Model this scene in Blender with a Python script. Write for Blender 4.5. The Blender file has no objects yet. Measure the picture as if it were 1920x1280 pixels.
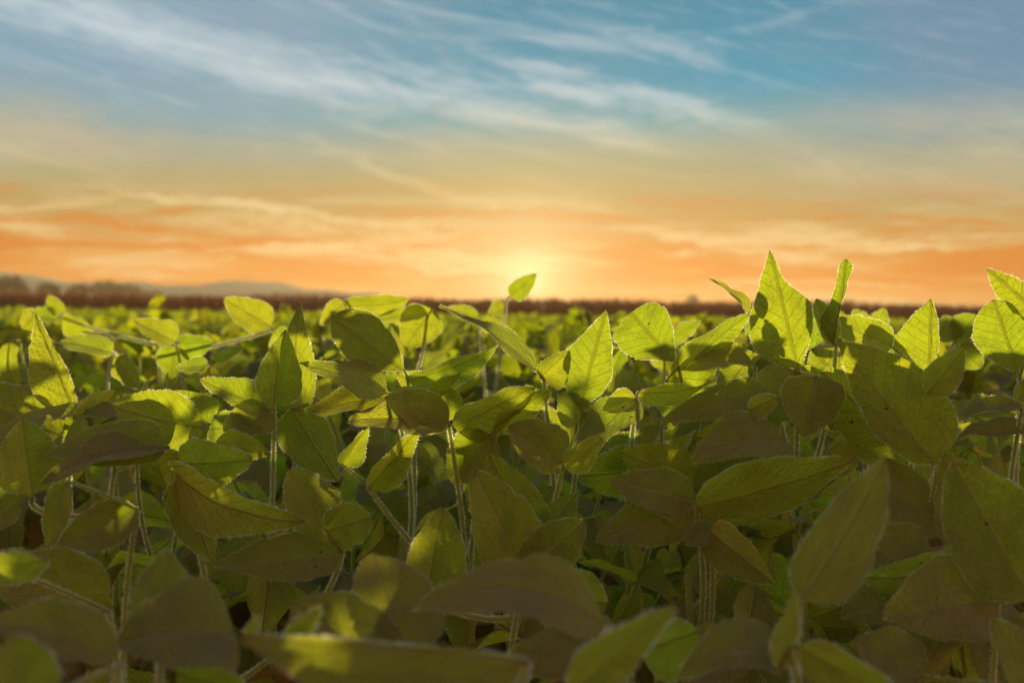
import bpy, math, random
import numpy as np
from mathutils import Vector, Matrix, Euler

random.seed(7)
RNG = np.random.default_rng(7)
sc = bpy.context.scene
COL = sc.collection
R = math.radians

# ------------------------------------------------------------------ camera
CAM_H = 0.85
F_MM = 40.0
FPX = 1920 * F_MM / 36.0
PITCH = math.atan((640 - 590) / FPX)
ROLL = R(0.73)
cam_data = bpy.data.cameras.new("camera")
cam = bpy.data.objects.new("camera", cam_data)
COL.objects.link(cam)
cam_data.lens = F_MM
cam_data.sensor_width = 36
cam_data.clip_start = 0.02
cam_data.clip_end = 6000
cam_data.dof.use_dof = True
cam_data.dof.focus_distance = 0.97
cam_data.dof.aperture_fstop = 6.7
CAM_M = Matrix.Translation((0, 0, CAM_H)) @ Euler((math.pi / 2 - PITCH, 0, 0)).to_matrix().to_4x4() @ Matrix.Rotation(ROLL, 4, 'Z')
cam.matrix_world = CAM_M
sc.camera = cam

# ------------------------------------------------------------------ exposure
sc.view_settings.view_transform = 'Standard'
sc.view_settings.look = 'None'
sc.view_settings.exposure = 1.05
sc.view_settings.gamma = 1.0
sc.cycles.use_denoising = True
sc.cycles.max_bounces = 8
sc.cycles.transmission_bounces = 6
sc.cycles.volume_bounces = 1
sc.cycles.sample_clamp_indirect = 4.0

# ------------------------------------------------------------------ sun + sky
SUN_EL = R(1.5)
SUN_AZ = R(0.8)                     # to the right of straight ahead
sun_dir = Vector((math.sin(SUN_AZ) * math.cos(SUN_EL), math.cos(SUN_AZ) * math.cos(SUN_EL), math.sin(SUN_EL)))
sd = bpy.data.lights.new("sun", 'SUN')
sd.energy = 5.0
sd.angle = R(0.6)
sd.color = (1.0, 0.76, 0.42)
sun = bpy.data.objects.new("sun", sd)
COL.objects.link(sun)
sun.rotation_euler = (-sun_dir).to_track_quat('-Z', 'Y').to_euler()
sun.location = (0, 0, 30)


def s2l(r, g, b):
    f = lambda c: c / 12.92 if c <= 0.04045 else ((c + 0.055) / 1.055) ** 2.4
    return (f(r / 255), f(g / 255), f(b / 255), 1.0)


class NT:
    """small helper to write node graphs"""
    def __init__(s, tree):
        s.t = tree
        s.t.nodes.clear()

    def n(s, kind, **kw):
        nd = s.t.nodes.new(kind)
        for k, v in kw.items():
            setattr(nd, k, v)
        return nd

    def put(s, sock, v):
        if isinstance(v, bpy.types.NodeSocket):
            s.t.links.new(v, sock)
        else:
            sock.default_value = v

    def m(s, op, a, b=None, c=None, clamp=False):
        nd = s.n('ShaderNodeMath', operation=op, use_clamp=clamp)
        s.put(nd.inputs[0], a)
        if b is not None:
            s.put(nd.inputs[1], b)
        if c is not None:
            s.put(nd.inputs[2], c)
        return nd.outputs[0]

    def sstep(s, v, lo, hi, a=0.0, b=1.0):
        nd = s.n('ShaderNodeMapRange', interpolation_type='SMOOTHSTEP')
        s.put(nd.inputs['Value'], v)
        s.put(nd.inputs['From Min'], lo)
        s.put(nd.inputs['From Max'], hi)
        s.put(nd.inputs['To Min'], a)
        s.put(nd.inputs['To Max'], b)
        return nd.outputs['Result']

    def mix(s, f, a, b, blend='MIX'):
        nd = s.n('ShaderNodeMix', data_type='RGBA', blend_type=blend)
        s.put(nd.inputs[0], f)
        s.put(nd.inputs[6], a)
        s.put(nd.inputs[7], b)
        return nd.outputs[2]

    def xyz(s, x, y, z=0.0):
        nd = s.n('ShaderNodeCombineXYZ')
        s.put(nd.inputs[0], x); s.put(nd.inputs[1], y); s.put(nd.inputs[2], z)
        return nd.outputs[0]

    def noise(s, vec, scale, detail=4, rough=0.55, dist=0.0, lac=2.0):
        nd = s.n('ShaderNodeTexNoise')
        s.put(nd.inputs['Vector'], vec)
        nd.inputs['Scale'].default_value = scale
        nd.inputs['Detail'].default_value = detail
        nd.inputs['Roughness'].default_value = rough
        nd.inputs['Distortion'].default_value = dist
        nd.inputs['Lacunarity'].default_value = lac
        return nd.outputs['Fac']

    def ramp(s, f, stops, interp='LINEAR'):
        nd = s.n('ShaderNodeValToRGB')
        cr = nd.color_ramp
        cr.interpolation = interp
        while len(cr.elements) < len(stops):
            cr.elements.new(0.5)
        for e, (p, c) in zip(cr.elements, stops):
            e.position = p
            e.color = c
        s.put(nd.inputs[0], f)
        return nd.outputs[0]

    def curve(s, x, pts):
        nd = s.n('ShaderNodeFloatCurve')
        c = nd.mapping.curves[0]
        while len(c.points) < len(pts):
            c.points.new(0.5, 0.5)
        for p, (a, b) in zip(c.points, pts):
            p.location = (a, b)
            p.handle_type = 'AUTO'
        nd.mapping.update()
        s.put(nd.inputs['Value'], x)
        return nd.outputs[0]


def build_world():
    w = bpy.data.worlds.new("World")
    sc.world = w
    w.use_nodes = True
    g = NT(w.node_tree)
    tc = g.n('ShaderNodeTexCoord')
    sep = g.n('ShaderNodeSeparateXYZ')
    g.put(sep.inputs[0], tc.outputs['Generated'])
    X, Y, Z = sep.outputs
    az = g.m('ARCTAN2', X, Y)                 # 0 ahead, + to the right
    el = g.m('ARCSINE', Z)
    # base colour by height above the horizon
    f = g.m('DIVIDE', el, 0.60)
    st = lambda y: (590 - y) / FPX / 0.60
    base = g.ramp(f, [
        (0.0, s2l(244, 140, 44)), (st(545), s2l(248, 146, 48)), (st(505), s2l(240, 150, 56)),
        (st(455), s2l(216, 158, 86)), (st(400), s2l(190, 162, 98)), (st(345), s2l(174, 168, 118)),
        (st(290), s2l(156, 172, 146)), (st(235), s2l(84, 168, 182)), (st(165), s2l(6, 156, 190)),
        (st(60), s2l(6, 146, 180)), (0.62, s2l(85, 130, 165)), (1.0, s2l(80, 112, 145))])
    # grey lavender veils left and right of the clear blue gap
    wv = g.noise(g.xyz(g.m('MULTIPLY', az, 3.0), g.m('MULTIPLY', el, 9.0), 1.3), 1.0, 5, 0.6)
    u = g.m('ADD', az, g.m('MULTIPLY', g.m('SUBTRACT', wv, 0.5), 0.26))
    high = g.sstep(el, 0.10, 0.20)
    veil_l = g.m('MULTIPLY', g.sstep(u, 0.02, -0.22), high)
    veil_r = g.m('MULTIPLY', g.sstep(u, 0.20, 0.36), high)
    c = g.mix(g.m('MULTIPLY', veil_l, 0.75), base, s2l(146, 176, 196))
    c = g.mix(g.m('MULTIPLY', veil_r, 0.75), c, s2l(116, 150, 178))
    # warm beige veil, mid height on the right and far left
    wb = g.noise(g.xyz(g.m('MULTIPLY', az, 4.0), g.m('MULTIPLY', el, 16.0), 7.7), 1.0, 5, 0.6)
    mb = g.m('MULTIPLY', g.sstep(el, 0.08, 0.13), g.sstep(el, 0.20, 0.14))
    mb = g.m('MULTIPLY', mb, g.sstep(g.m('ABSOLUTE', az), 0.10, 0.34))
    c = g.mix(g.m('MULTIPLY', g.m('MULTIPLY', mb, g.sstep(wb, 0.32, 0.62)), 0.8), c, s2l(200, 188, 160))
    # fine warp shared by the streaks
    wp = g.noise(g.xyz(g.m('MULTIPLY', az, 8.0), g.m('MULTIPLY', el, 26.0), 3.1), 1.0, 6, 0.68)
    wps = g.m('MULTIPLY', g.m('SUBTRACT', wp, 0.5), 0.065)
    elw = g.m('ADD', el, wps)
    fib = g.m('ADD', el, g.m('MULTIPLY', az, 0.22))
    fibre = g.noise(g.xyz(g.m('MULTIPLY', az, 16.0), g.m('MULTIPLY', fib, 130.0), 2.2), 1.0, 5, 0.7, 1.0)
    grain = g.noise(g.xyz(g.m('MULTIPLY', az, 10.0), g.m('MULTIPLY', fib, 52.0), 5.5), 1.0, 6, 0.66, 0.6)
    grain = g.m('ADD', g.m('MULTIPLY', grain, 0.6), g.m('MULTIPLY', fibre, 0.4))
    # cloud colour: white high up, cream near the horizon
    cl = g.ramp(g.m('DIVIDE', el, 0.3), [(0.0, s2l(255, 210, 140)), (0.2, s2l(255, 218, 154)), (0.38, s2l(232, 214, 158)),
                                          (0.5, s2l(208, 210, 184)), (0.62, s2l(206, 226, 232)), (1.0, s2l(222, 232, 242))])
    bars = s2l(228, 122, 16)

    def streak(col, pts, width, amount, tex_scale, seed, soft=0.2, tint=None):
        """a long cirrus band along a curve in (azimuth, elevation)"""
        n = [((px - 960) / FPX, (590 - py) / FPX) for px, py in pts]
        fx = g.m('ADD', g.m('MULTIPLY', az, 1.0), 0.5)
        vc = g.m('MULTIPLY', g.curve(fx, [(a + 0.5, b / 0.4) for a, b in n]), 0.4)
        wd = g.m('MULTIPLY', g.curve(fx, [(a + 0.5, wpx / FPX / 0.1) for (a, _), wpx in zip(n, width)]), 0.1)
        src = elw if tint is None else g.m('ADD', el, g.m('MULTIPLY', wps, 0.45))
        d = g.m('DIVIDE', g.m('ABSOLUTE', g.m('SUBTRACT', src, vc)), wd)
        mask = g.sstep(d, 1.0, soft)
        ends = g.m('MULTIPLY', g.sstep(az, n[0][0] - 0.03, n[0][0] + 0.05), g.sstep(az, n[-1][0] + 0.03, n[-1][0] - 0.07))
        tx = grain
        a = g.m('MULTIPLY', g.m('MULTIPLY', mask, ends), g.sstep(tx, 0.34, 0.60, 0.15, 1.0))
        return g.mix(g.m('MULTIPLY', a, amount), col, cl if tint is None else tint)

    c = streak(c, [(-260, 20), (0, 58), (250, 96), (480, 150), (620, 175), (800, 185), (940, 215), (1100, 250), (1300, 285)],
               [66, 80, 82, 80, 60, 54, 60, 50, 34], 0.78, 8, 2.0, 0.0)
    c = streak(c, [(900, 110), (1040, 160), (1180, 182), (1290, 205), (1370, 228), (1450, 240)], [24, 34, 34, 34, 34, 20], 0.60, 11, 5.0)
    c = streak(c, [(540, 270), (680, 320), (800, 355), (960, 385), (1080, 395)], [12, 18, 24, 24, 14], 0.55, 14, 8.0, 0.0)
    c = streak(c, [(200, 388), (320, 393), (440, 398), (560, 415), (700, 425), (880, 432)], [8, 13, 14, 14, 11, 7], 0.95, 14, 11.0)
    c = streak(c, [(-200, 395), (0, 412), (110, 440), (220, 462)], [30, 28, 20, 9], 0.75, 14, 12.0)
    c = streak(c, [(1060, 70), (1250, 90), (1400, 70), (1520, 50), (1600, 40)], [8, 12, 12, 12, 8], 0.2, 14, 21.0)
    # thin wisps everywhere, sloping down to the right
    rot = g.m('ADD', el, g.m('MULTIPLY', az, 0.20))
    ws = g.noise(g.xyz(g.m('MULTIPLY', az, 5.0), g.m('MULTIPLY', rot, 34.0), 4.4), 1.0, 6, 0.66, 0.8)
    c = g.mix(g.m('MULTIPLY', g.m('MULTIPLY', g.sstep(ws, 0.50, 0.72), g.sstep(el, 0.05, 0.14)), 0.40), c, cl)
    c = g.mix(g.m('MULTIPLY', g.m('MULTIPLY', g.sstep(fibre, 0.48, 0.72), g.sstep(el, 0.06, 0.16)), 0.22), c, cl)
    # layered low cloud: dark orange bars and cream gaps
    lw = g.noise(g.xyz(g.m('MULTIPLY', az, 5.0), g.m('MULTIPLY', g.m('ADD', el, g.m('MULTIPLY', wps, 0.4)), 62.0), 9.2), 1.0, 6, 0.68, 0.8)
    low = g.m('MULTIPLY', g.sstep(el, 0.125, 0.06), g.sstep(el, -0.02, 0.0))
    c = g.mix(g.m('MULTIPLY', g.m('MULTIPLY', g.sstep(lw, 0.50, 0.34), low), 0.8), c, cl)
    c = streak(c, [(280, 462), (480, 468), (640, 472), (800, 482), (980, 492), (1150, 500)], [9, 14, 22, 40, 60, 40], 1.0, 10, 14.0)
    c = streak(c, [(1180, 430), (1300, 455), (1420, 468), (1560, 462), (1680, 470), (1800, 480)], [22, 24, 14, 12, 13, 8], 0.85, 14, 16.0)
    c = g.mix(g.m('MULTIPLY', g.m('MULTIPLY', g.sstep(lw, 0.49, 0.58), low), 0.85), c, bars)
    c = streak(c, [(150, 468), (300, 474), (430, 484), (560, 494), (700, 500), (790, 512)], [8, 10, 14, 16, 15, 6], 0.8, 9, 31.0, 0.3, bars)
    c = streak(c, [(400, 512), (560, 516), (700, 526), (800, 532), (920, 536)], [8, 14, 13, 9, 5], 0.8, 9, 33.0, 0.3, bars)
    c = streak(c, [(860, 470), (960, 462), (1060, 470), (1160, 480), (1260, 478)], [8, 20, 16, 12, 6], 0.6, 14, 35.0, 0.2, bars)
    c = streak(c, [(980, 520), (1150, 508), (1300, 500), (1500, 505), (1700, 500), (2000, 505)], [5, 12, 18, 20, 16, 16], 0.75, 9, 37.0, 0.2, bars)
    # brighter sky round the sun
    dot = g.n('ShaderNodeVectorMath', operation='DOT_PRODUCT')
    g.put(dot.inputs[0], tc.outputs['Generated'])
    dot.inputs[1].default_value = sun_dir
    ang = g.m('ARCCOSINE', g.m('MINIMUM', dot.outputs['Value'], 0.99999))
    au = g.m('POWER', 2.718, g.m('MULTIPLY', ang, -9.0))
    c = g.mix(g.m('MULTIPLY', au, 0.30), c, s2l(255, 222, 168))
    au2 = g.m('POWER', 2.718, g.m('MULTIPLY', ang, -34.0))
    c = g.mix(g.m('MULTIPLY', au2, 0.85), c, (1.9, 1.6, 0.85, 1))
    # unseen sky: pale zenith and strong orange rear added to fill shaded leaves
    c = g.mix(g.sstep(el, 0.45, 0.85), c, (0.26, 0.34, 0.42, 1))
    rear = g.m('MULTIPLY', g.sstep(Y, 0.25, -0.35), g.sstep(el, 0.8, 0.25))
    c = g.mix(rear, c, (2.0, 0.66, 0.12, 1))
    c = g.mix(g.sstep(el, 0.0, -0.06), c, (0.10, 0.07, 0.03, 1))
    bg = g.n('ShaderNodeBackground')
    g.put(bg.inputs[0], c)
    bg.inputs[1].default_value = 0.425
    sky = g.n('ShaderNodeTexSky', sky_type='NISHITA')
    sky.sun_disc = False
    sky.sun_elevation = SUN_EL
    sky.sun_rotation = SUN_AZ
    bg2 = g.n('ShaderNodeBackground')
    g.put(bg2.inputs[0], sky.outputs[0])
    bg2.inputs[1].default_value = 0.004
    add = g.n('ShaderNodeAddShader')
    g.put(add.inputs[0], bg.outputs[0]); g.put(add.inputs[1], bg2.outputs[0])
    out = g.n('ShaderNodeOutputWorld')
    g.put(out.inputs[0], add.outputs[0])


build_world()


# ------------------------------------------------------------------ materials
def new_mat(name):
    m = bpy.data.materials.new(name)
    m.use_nodes = True
    return m, NT(m.node_tree)


def finish(g, shader, disp=None):
    out = g.n('ShaderNodeOutputMaterial')
    g.put(out.inputs[0], shader)


def leaf_material(name, detailed=True, cols=((0.040, 0.064, 0.018, 1), (0.085, 0.086, 0.024, 1), (0.58, 0.92, 0.012, 1), (0.86, 0.96, 0.018, 1))):
    m, g = new_mat(name)
    uv = g.n('ShaderNodeUVMap', uv_map='UVMap')
    sep = g.n('ShaderNodeSeparateXYZ'); g.put(sep.inputs[0], uv.outputs[0])
    U, V = sep.outputs[0], sep.outputs[1]
    rnd = g.n('ShaderNodeObjectInfo').outputs['Random']
    uu = g.m('ABSOLUTE', g.m('SUBTRACT', U, 0.5))
    # reflected colour and transmitted colour
    refl = g.mix(rnd, cols[0], cols[1])
    tran = g.mix(rnd, cols[2], cols[3])
    blot = g.noise(g.xyz(g.m('ADD', U, g.m('MULTIPLY', rnd, 31.0)), V, rnd), 3.5, 4, 0.6)
    refl = g.mix(g.m('MULTIPLY', blot, 0.6), refl, (0.11, 0.105, 0.030, 1))
    tran = g.mix(g.sstep(blot, 0.35, 0.75), tran, g.mix(0.5, tran, (0.20, 0.28, 0.008, 1)))
    if not detailed:
        # older and younger leaves mixed through the crop
        pos = g.n('ShaderNodeNewGeometry').outputs['Position']
        age = g.noise(pos, 7.0, 3, 0.7)
        tran = g.mix(g.sstep(age, 0.42, 0.62), tran, (0.26, 0.34, 0.008, 1))
    normal = None
    if detailed:
        vec = g.xyz(g.m('ADD', g.m('MULTIPLY', U, 0.62), g.m('MULTIPLY', rnd, 9.0)), V, 0.0)
        wob = g.noise(vec, 7.0, 2, 0.5)
        mid = g.sstep(uu, 0.030, 0.010)
        t = g.m('ADD', g.m('SUBTRACT', g.m('MULTIPLY', V, 8.5), g.m('MULTIPLY', g.m('POWER', uu, 0.85), 5.2)), g.m('MULTIPLY', wob, 0.5))
        fr = g.m('ABSOLUTE', g.m('SUBTRACT', g.m('FRACT', t), 0.5))
        lat = g.m('MULTIPLY', g.sstep(fr, 0.075, 0.02), g.sstep(uu, 0.5, 0.3, 0.4, 1.0))
        vo = g.n('ShaderNodeTexVoronoi', feature='DISTANCE_TO_EDGE')
        g.put(vo.inputs['Vector'], vec); vo.inputs['Scale'].default_value = 34.0
        net = g.sstep(vo.outputs['Distance'], 0.10, 0.01)
        vo2 = g.n('ShaderNodeTexVoronoi', feature='F1')
        g.put(vo2.inputs['Vector'], vec); vo2.inputs['Scale'].default_value = 34.0
        main = g.m('MAXIMUM', mid, lat)
        tran = g.mix(g.m('MULTIPLY', net, 0.42), tran, (1.0, 1.0, 0.16, 1))
        tran = g.mix(g.m('MULTIPLY', main, 0.60), tran, (0.34, 0.38, 0.02, 1))
        refl = g.mix(g.m('MULTIPLY', main, 0.85), refl, (0.23, 0.24, 0.10, 1))
        refl = g.mix(g.m('MULTIPLY', net, 0.45), refl, (0.14, 0.16, 0.06, 1))
        # small specks: insect marks
        vs = g.n('ShaderNodeTexVoronoi', feature='F1')
        g.put(vs.inputs['Vector'], vec); vs.inputs['Scale'].default_value = 5.0
        sx = g.n('ShaderNodeSeparateColor'); g.put(sx.inputs[0], vs.outputs['Color'])
        sp = g.m('MULTIPLY', g.sstep(vs.outputs['Distance'], 0.085, 0.05), g.m('GREATER_THAN', sx.outputs[0], 0.80))
        tran = g.mix(sp, tran, (0.14, 0.09, 0.02, 1))
        refl = g.mix(sp, refl, (0.05, 0.03, 0.012, 1))
        # fine dust and lighter fuzz patches
        dust = g.noise(vec, 46.0, 3, 0.75)
        refl = g.mix(g.sstep(dust, 0.52, 0.72), refl, (0.13, 0.13, 0.07, 1))
        tran = g.mix(g.m('MULTIPLY', g.sstep(dust, 0.5, 0.30), 0.30), tran, (0.30, 0.42, 0.01, 1))
        hgt = g.m('SUBTRACT', g.m('MULTIPLY', g.m('SUBTRACT', 1.0, vo2.outputs['Distance']), 0.6), g.m('MULTIPLY', main, 0.9))
        fuzz = g.noise(vec, 120.0, 3, 0.7)
        hgt = g.m('ADD', hgt, g.m('MULTIPLY', fuzz, 0.55))
        bp = g.n('ShaderNodeBump')
        bp.inputs['Strength'].default_value = 1.0
        bp.inputs['Distance'].default_value = 0.0030
        g.put(bp.inputs['Height'], hgt)
        normal = bp.outputs[0]
    p = g.n('ShaderNodeBsdfPrincipled')
    g.put(p.inputs['Base Color'], refl)
    p.inputs['Roughness'].default_value = 0.55
    p.inputs['Specular IOR Level'].default_value = 0.35
    p.inputs['Sheen Weight'].default_value = 0.5
    p.inputs['Sheen Roughness'].default_value = 0.35
    p.inputs['Sheen Tint'].default_value = (0.85, 0.88, 0.80, 1)
    tr = g.n('ShaderNodeBsdfTranslucent')
    g.put(tr.inputs[0], tran)
    if normal is not None:
        g.put(p.inputs['Normal'], normal)
        g.put(tr.inputs['Normal'], normal)
    mx = g.n('ShaderNodeMixShader')
    mx.inputs[0].default_value = 0.52
    g.put(mx.inputs[1], p.outputs[0]); g.put(mx.inputs[2], tr.outputs[0])
    finish(g, mx.outputs[0])
    return m


def simple_plant_material(name, col_a, col_b, tcol, tfac, scale=40.0, sheen=0.4):
    m, g = new_mat(name)
    tc = g.n('ShaderNodeTexCoord')
    nz = g.noise(tc.outputs['Object'], scale, 4, 0.6)
    p = g.n('ShaderNodeBsdfPrincipled')
    g.put(p.inputs['Base Color'], g.mix(nz, col_a, col_b))
    p.inputs['Roughness'].default_value = 0.6
    p.inputs['Sheen Weight'].default_value = sheen
    tr = g.n('ShaderNodeBsdfTranslucent')
    tr.inputs[0].default_value = tcol
    mx = g.n('ShaderNodeMixShader'); mx.inputs[0].default_value = tfac
    g.put(mx.inputs[1], p.outputs[0]); g.put(mx.inputs[2], tr.outputs[0])
    finish(g, mx.outputs[0])
    return m


M_LEAF = leaf_material("leaf_blade", True)
M_LEAF_FAR = leaf_material("leaf_blade_plain", False, ((0.040, 0.062, 0.018, 1), (0.085, 0.086, 0.024, 1), (0.52, 0.70, 0.012, 1), (0.86, 0.86, 0.018, 1)))
M_STEM = simple_plant_material("stem_green", (0.07, 0.12, 0.025, 1), (0.12, 0.14, 0.035, 1), (0.75, 0.90, 0.12, 1), 0.48)
M_LEAF_VEIL = leaf_material("leaf_blade_veil_brown", False, ((0.11, 0.060, 0.022, 1), (0.17, 0.105, 0.040, 1), (0.55, 0.30, 0.05, 1), (0.75, 0.50, 0.08, 1)))  # warm light veil of the canopy interior, painted in as brown leaf colour
M_HAIR = simple_plant_material("plant_hair", (0.32, 0.38, 0.25, 1), (0.40, 0.46, 0.30, 1), (1.0, 0.97, 0.75, 1), 0.85, 5.0, 0.0)
M_LITTER = simple_plant_material("dry_leaf_litter", (0.16, 0.09, 0.05, 1), (0.30, 0.18, 0.11, 1), (0.5, 0.25, 0.1, 1), 0.2, 30.0, 0.2)
M_MAIZE = simple_plant_material("dry_maize", (0.14, 0.080, 0.036, 1), (0.21, 0.13, 0.055, 1), (0.50, 0.20, 0.05, 1), 0.22, 0.5, 0.0)
M_WOOD = simple_plant_material("tree_foliage", (0.075, 0.095, 0.04, 1), (0.12, 0.13, 0.06, 1), (0.10, 0.14, 0.03, 1), 0.25, 0.3, 0.0)
M_BARK = simple_plant_material("bark", (0.08, 0.06, 0.04, 1), (0.14, 0.10, 0.07, 1), (0, 0, 0, 1), 0.0, 8.0, 0.0)


def soil_material():
    m, g = new_mat("soil")
    tc = g.n('ShaderNodeTexCoord')
    a = g.noise(tc.outputs['Object'], 9.0, 8, 0.65)
    b = g.noise(tc.outputs['Object'], 0.6, 4, 0.5)
    c = g.mix(a, (0.045, 0.026, 0.016, 1), (0.17, 0.10, 0.065, 1))
    c = g.mix(g.m('MULTIPLY', b, 0.4), c, (0.10, 0.08, 0.04, 1))
    p = g.n('ShaderNodeBsdfPrincipled')
    g.put(p.inputs['Base Color'], c)
    p.inputs['Roughness'].default_value = 0.95
    bp = g.n('ShaderNodeBump'); bp.inputs['Strength'].default_value = 1.0; bp.inputs['Distance'].default_value = 0.02
    g.put(bp.inputs['Height'], a)
    g.put(p.inputs['Normal'], bp.outputs[0])
    finish(g, p.outputs[0])
    return m


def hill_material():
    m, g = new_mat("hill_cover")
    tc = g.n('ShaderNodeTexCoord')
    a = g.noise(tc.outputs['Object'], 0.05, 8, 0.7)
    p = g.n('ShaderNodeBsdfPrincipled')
    g.put(p.inputs['Base Color'], g.mix(a, (0.46, 0.54, 0.28, 1), (0.60, 0.64, 0.38, 1)))  # paleness puts part of the haze fade into the colour
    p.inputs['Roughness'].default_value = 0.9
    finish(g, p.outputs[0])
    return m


M_SOIL = soil_material()
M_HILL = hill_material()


# ------------------------------------------------------------------ mesh accumulation
class MB:
    def __init__(s):
        s.v, s.f, s.uv, s.mi, s.n = [], [], [], [], 0

    def add(s, verts, faces, uvs, mat=0):
        verts = np.asarray(verts, float)
        s.v.append(verts)
        s.uv.append(np.asarray(uvs, float) if uvs is not None else np.zeros((len(verts), 2)))
        for fa in faces:
            s.f.append([i + s.n for i in fa])
        s.mi.extend([mat] * len(faces))
        s.n += len(verts)

    def mesh(s, name, mats):
        me = bpy.data.meshes.new(name)
        V = np.concatenate(s.v); UV = np.concatenate(s.uv)
        me.vertices.add(len(V)); me.vertices.foreach_set('co', V.ravel())
        lens = np.array([len(f) for f in s.f]); idx = np.concatenate([np.array(f) for f in s.f]) if s.f else np.zeros(0, int)
        me.loops.add(len(idx)); me.loops.foreach_set('vertex_index', idx)
        me.polygons.add(len(lens))
        st = np.concatenate([[0], np.cumsum(lens)[:-1]])
        me.polygons.foreach_set('loop_start', st)
        me.polygons.foreach_set('loop_total', lens)
        me.polygons.foreach_set('material_index', np.array(s.mi))
        me.polygons.foreach_set('use_smooth', np.ones(len(lens), bool))
        ul = me.uv_layers.new(name='UVMap')
        ul.data.foreach_set('uv', UV[idx].ravel())
        for m in mats:
            me.materials.append(m)
        me.update(calc_edges=True)
        me.validate()
        return me


def link(name, me, parent=None, mat=None):
    o = bpy.data.objects.new(name, me)
    COL.objects.link(o)
    if parent is not None:
        o.parent = parent
    if mat is not None:
        o.matrix_local = mat
    return o


PT = np.array([0, .02, .06, .12, .22, .36, .5, .64, .78, .88, .95, 1.0])
PW_SHARP = np.array([.05, .36, .63, .85, .99, .98, .85, .65, .41, .23, .09, .0])
PW_BLUNT = np.array([.04, .34, .60, .80, .95, 1.0, .98, .90, .72, .52, .32, .03])


def leaflet_rows(nv, nu, L, W, fold=0.2, bow=0.0, side=0.0, twist=0.0, wave=0.03, droop=0.0, cup=0.0, blunt=0.4, rs=None, prof=None):
    """one leaflet: y along the midrib, x across, z the upper side"""
    rs = rs or random
    t = np.linspace(0, 1, nv + 1) ** 1.0
    t = 0.5 * (t + (1 - np.cos(np.pi * t)) / 2)
    h = np.interp(t, PT, PW_SHARP) * (1 - blunt) + np.interp(t, PT, PW_BLUNT) * blunt
    s = np.linspace(-1, 1, nu + 1)
    T, S = np.meshgrid(t, s, indexing='ij')
    H = np.repeat(h[:, None], nu + 1, 1)
    asym = 1 + 0.10 * rs.uniform(-1, 1) * np.sign(S)
    ph, ph2 = rs.uniform(0, 6.28), rs.uniform(0, 6.28)
    edge = 1 + 0.025 * np.sin(T * 23 + ph) + 0.02 * np.sin(T * 41 + ph2)
    if prof:
        # measured outline: half widths left and right of the midrib, as shares of the half width
        hl = np.interp(t, *zip(*([(0, .04)] + prof[0] + [(1, 0)])))
        hr = np.interp(t, *zip(*([(0, .04)] + prof[1] + [(1, 0)])))
        for _ in range(2):
            hl[1:-1] = .25 * hl[:-2] + .5 * hl[1:-1] + .25 * hl[2:]
            hr[1:-1] = .25 * hr[:-2] + .5 * hr[1:-1] + .25 * hr[2:]
        H = np.where(S < 0, hl[:, None], hr[:, None])
        asym = 1.0
    for _ in range(2):
        if rs.random() < .35:
            t0, sg = rs.uniform(.2, .9), rs.choice((-1, 1))
            edge = edge - np.where(S * sg > 0, rs.uniform(.08, .22) * np.exp(-((T - t0) / rs.uniform(.015, .04)) ** 2), 0)
    x = S * H * W / 2 * asym * edge
    z = np.abs(x) * math.tan(fold) * (1 - 0.35 * T) + cup * W * S * S * H
    z = z + wave * W * np.sin(T * 6.28 * 1.7 + ph + S * 0.8) * S * S
    z = z + 0.012 * W * np.sin(T * 17 + S * 6 + ph2) * np.sin(S * 7 + ph)
    ca, sa = np.cos(twist * (T - 0.2)), np.sin(twist * (T - 0.2))
    x, z = x * ca - z * sa, x * sa + z * ca
    y = T * L
    z = z + bow * L * 4 * T * (1 - T) - droop * L * T * T
    y = y - abs(droop) * 0.35 * L * T * T
    x = x + side * L * 4 * T * (1 - T)
    V = np.stack([x, y, z], -1)
    UV = np.stack([0.5 + np.clip(S * H * 0.5, -.5, .5), T], -1)
    return V, UV


def add_leaflet(mb, V, UV, M=None, mat=0, hairs=0.0, hair_mat=1, hair_len=0.0011, rng=RNG):
    nr, nc, _ = V.shape
    P = V.reshape(-1, 3)
    if M is not None:
        P = P @ np.array(M.to_3x3()).T + np.array(M.translation)
    faces = [(i * nc + j, i * nc + j + 1, (i + 1) * nc + j + 1, (i + 1) * nc + j) for i in range(nr - 1) for j in range(nc - 1)]
    mb.add(P, faces, UV.reshape(-1, 2), mat)
    if hairs > 0:
        Q = P.reshape(nr, nc, 3)
        hv = []
        for col, nxt in ((0, 1), (nc - 1, nc - 2)):
            edge = Q[:, col]; inn = Q[:, nxt]
            d = edge - inn
            d /= np.linalg.norm(d, axis=1)[:, None] + 1e-9
            seg = np.linalg.norm(np.diff(edge, axis=0), axis=1)
            for i in range(nr - 1):
                patch = .35 + .85 * abs(math.sin(i * .55 + col * .7 + len(mb.f) % 7)) * rng.uniform(.6, 1.1)
                k = max(1, int(seg[i] / hairs))
                for a in rng.random(k):
                    p = edge[i] * (1 - a) + edge[i + 1] * a
                    dd = d[i] * (1 - a) + d[i + 1] * a
                    tg = (edge[i + 1] - edge[i]) / (seg[i] + 1e-9)
                    dd = dd * rng.uniform(.5, 1.2) + tg * rng.uniform(-.1, .7) + rng.normal(0, .25, 3)
                    l = hair_len * patch * rng.uniform(.5, 1.35)
                    w = tg * 0.00017
                    hv.append((p - w, p + w, p + dd * l))
        if hv:
            hv = np.array(hv).reshape(-1, 3)
            mb.add(hv, [(3 * i, 3 * i + 1, 3 * i + 2) for i in range(len(hv) // 3)], None, hair_mat)


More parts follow.
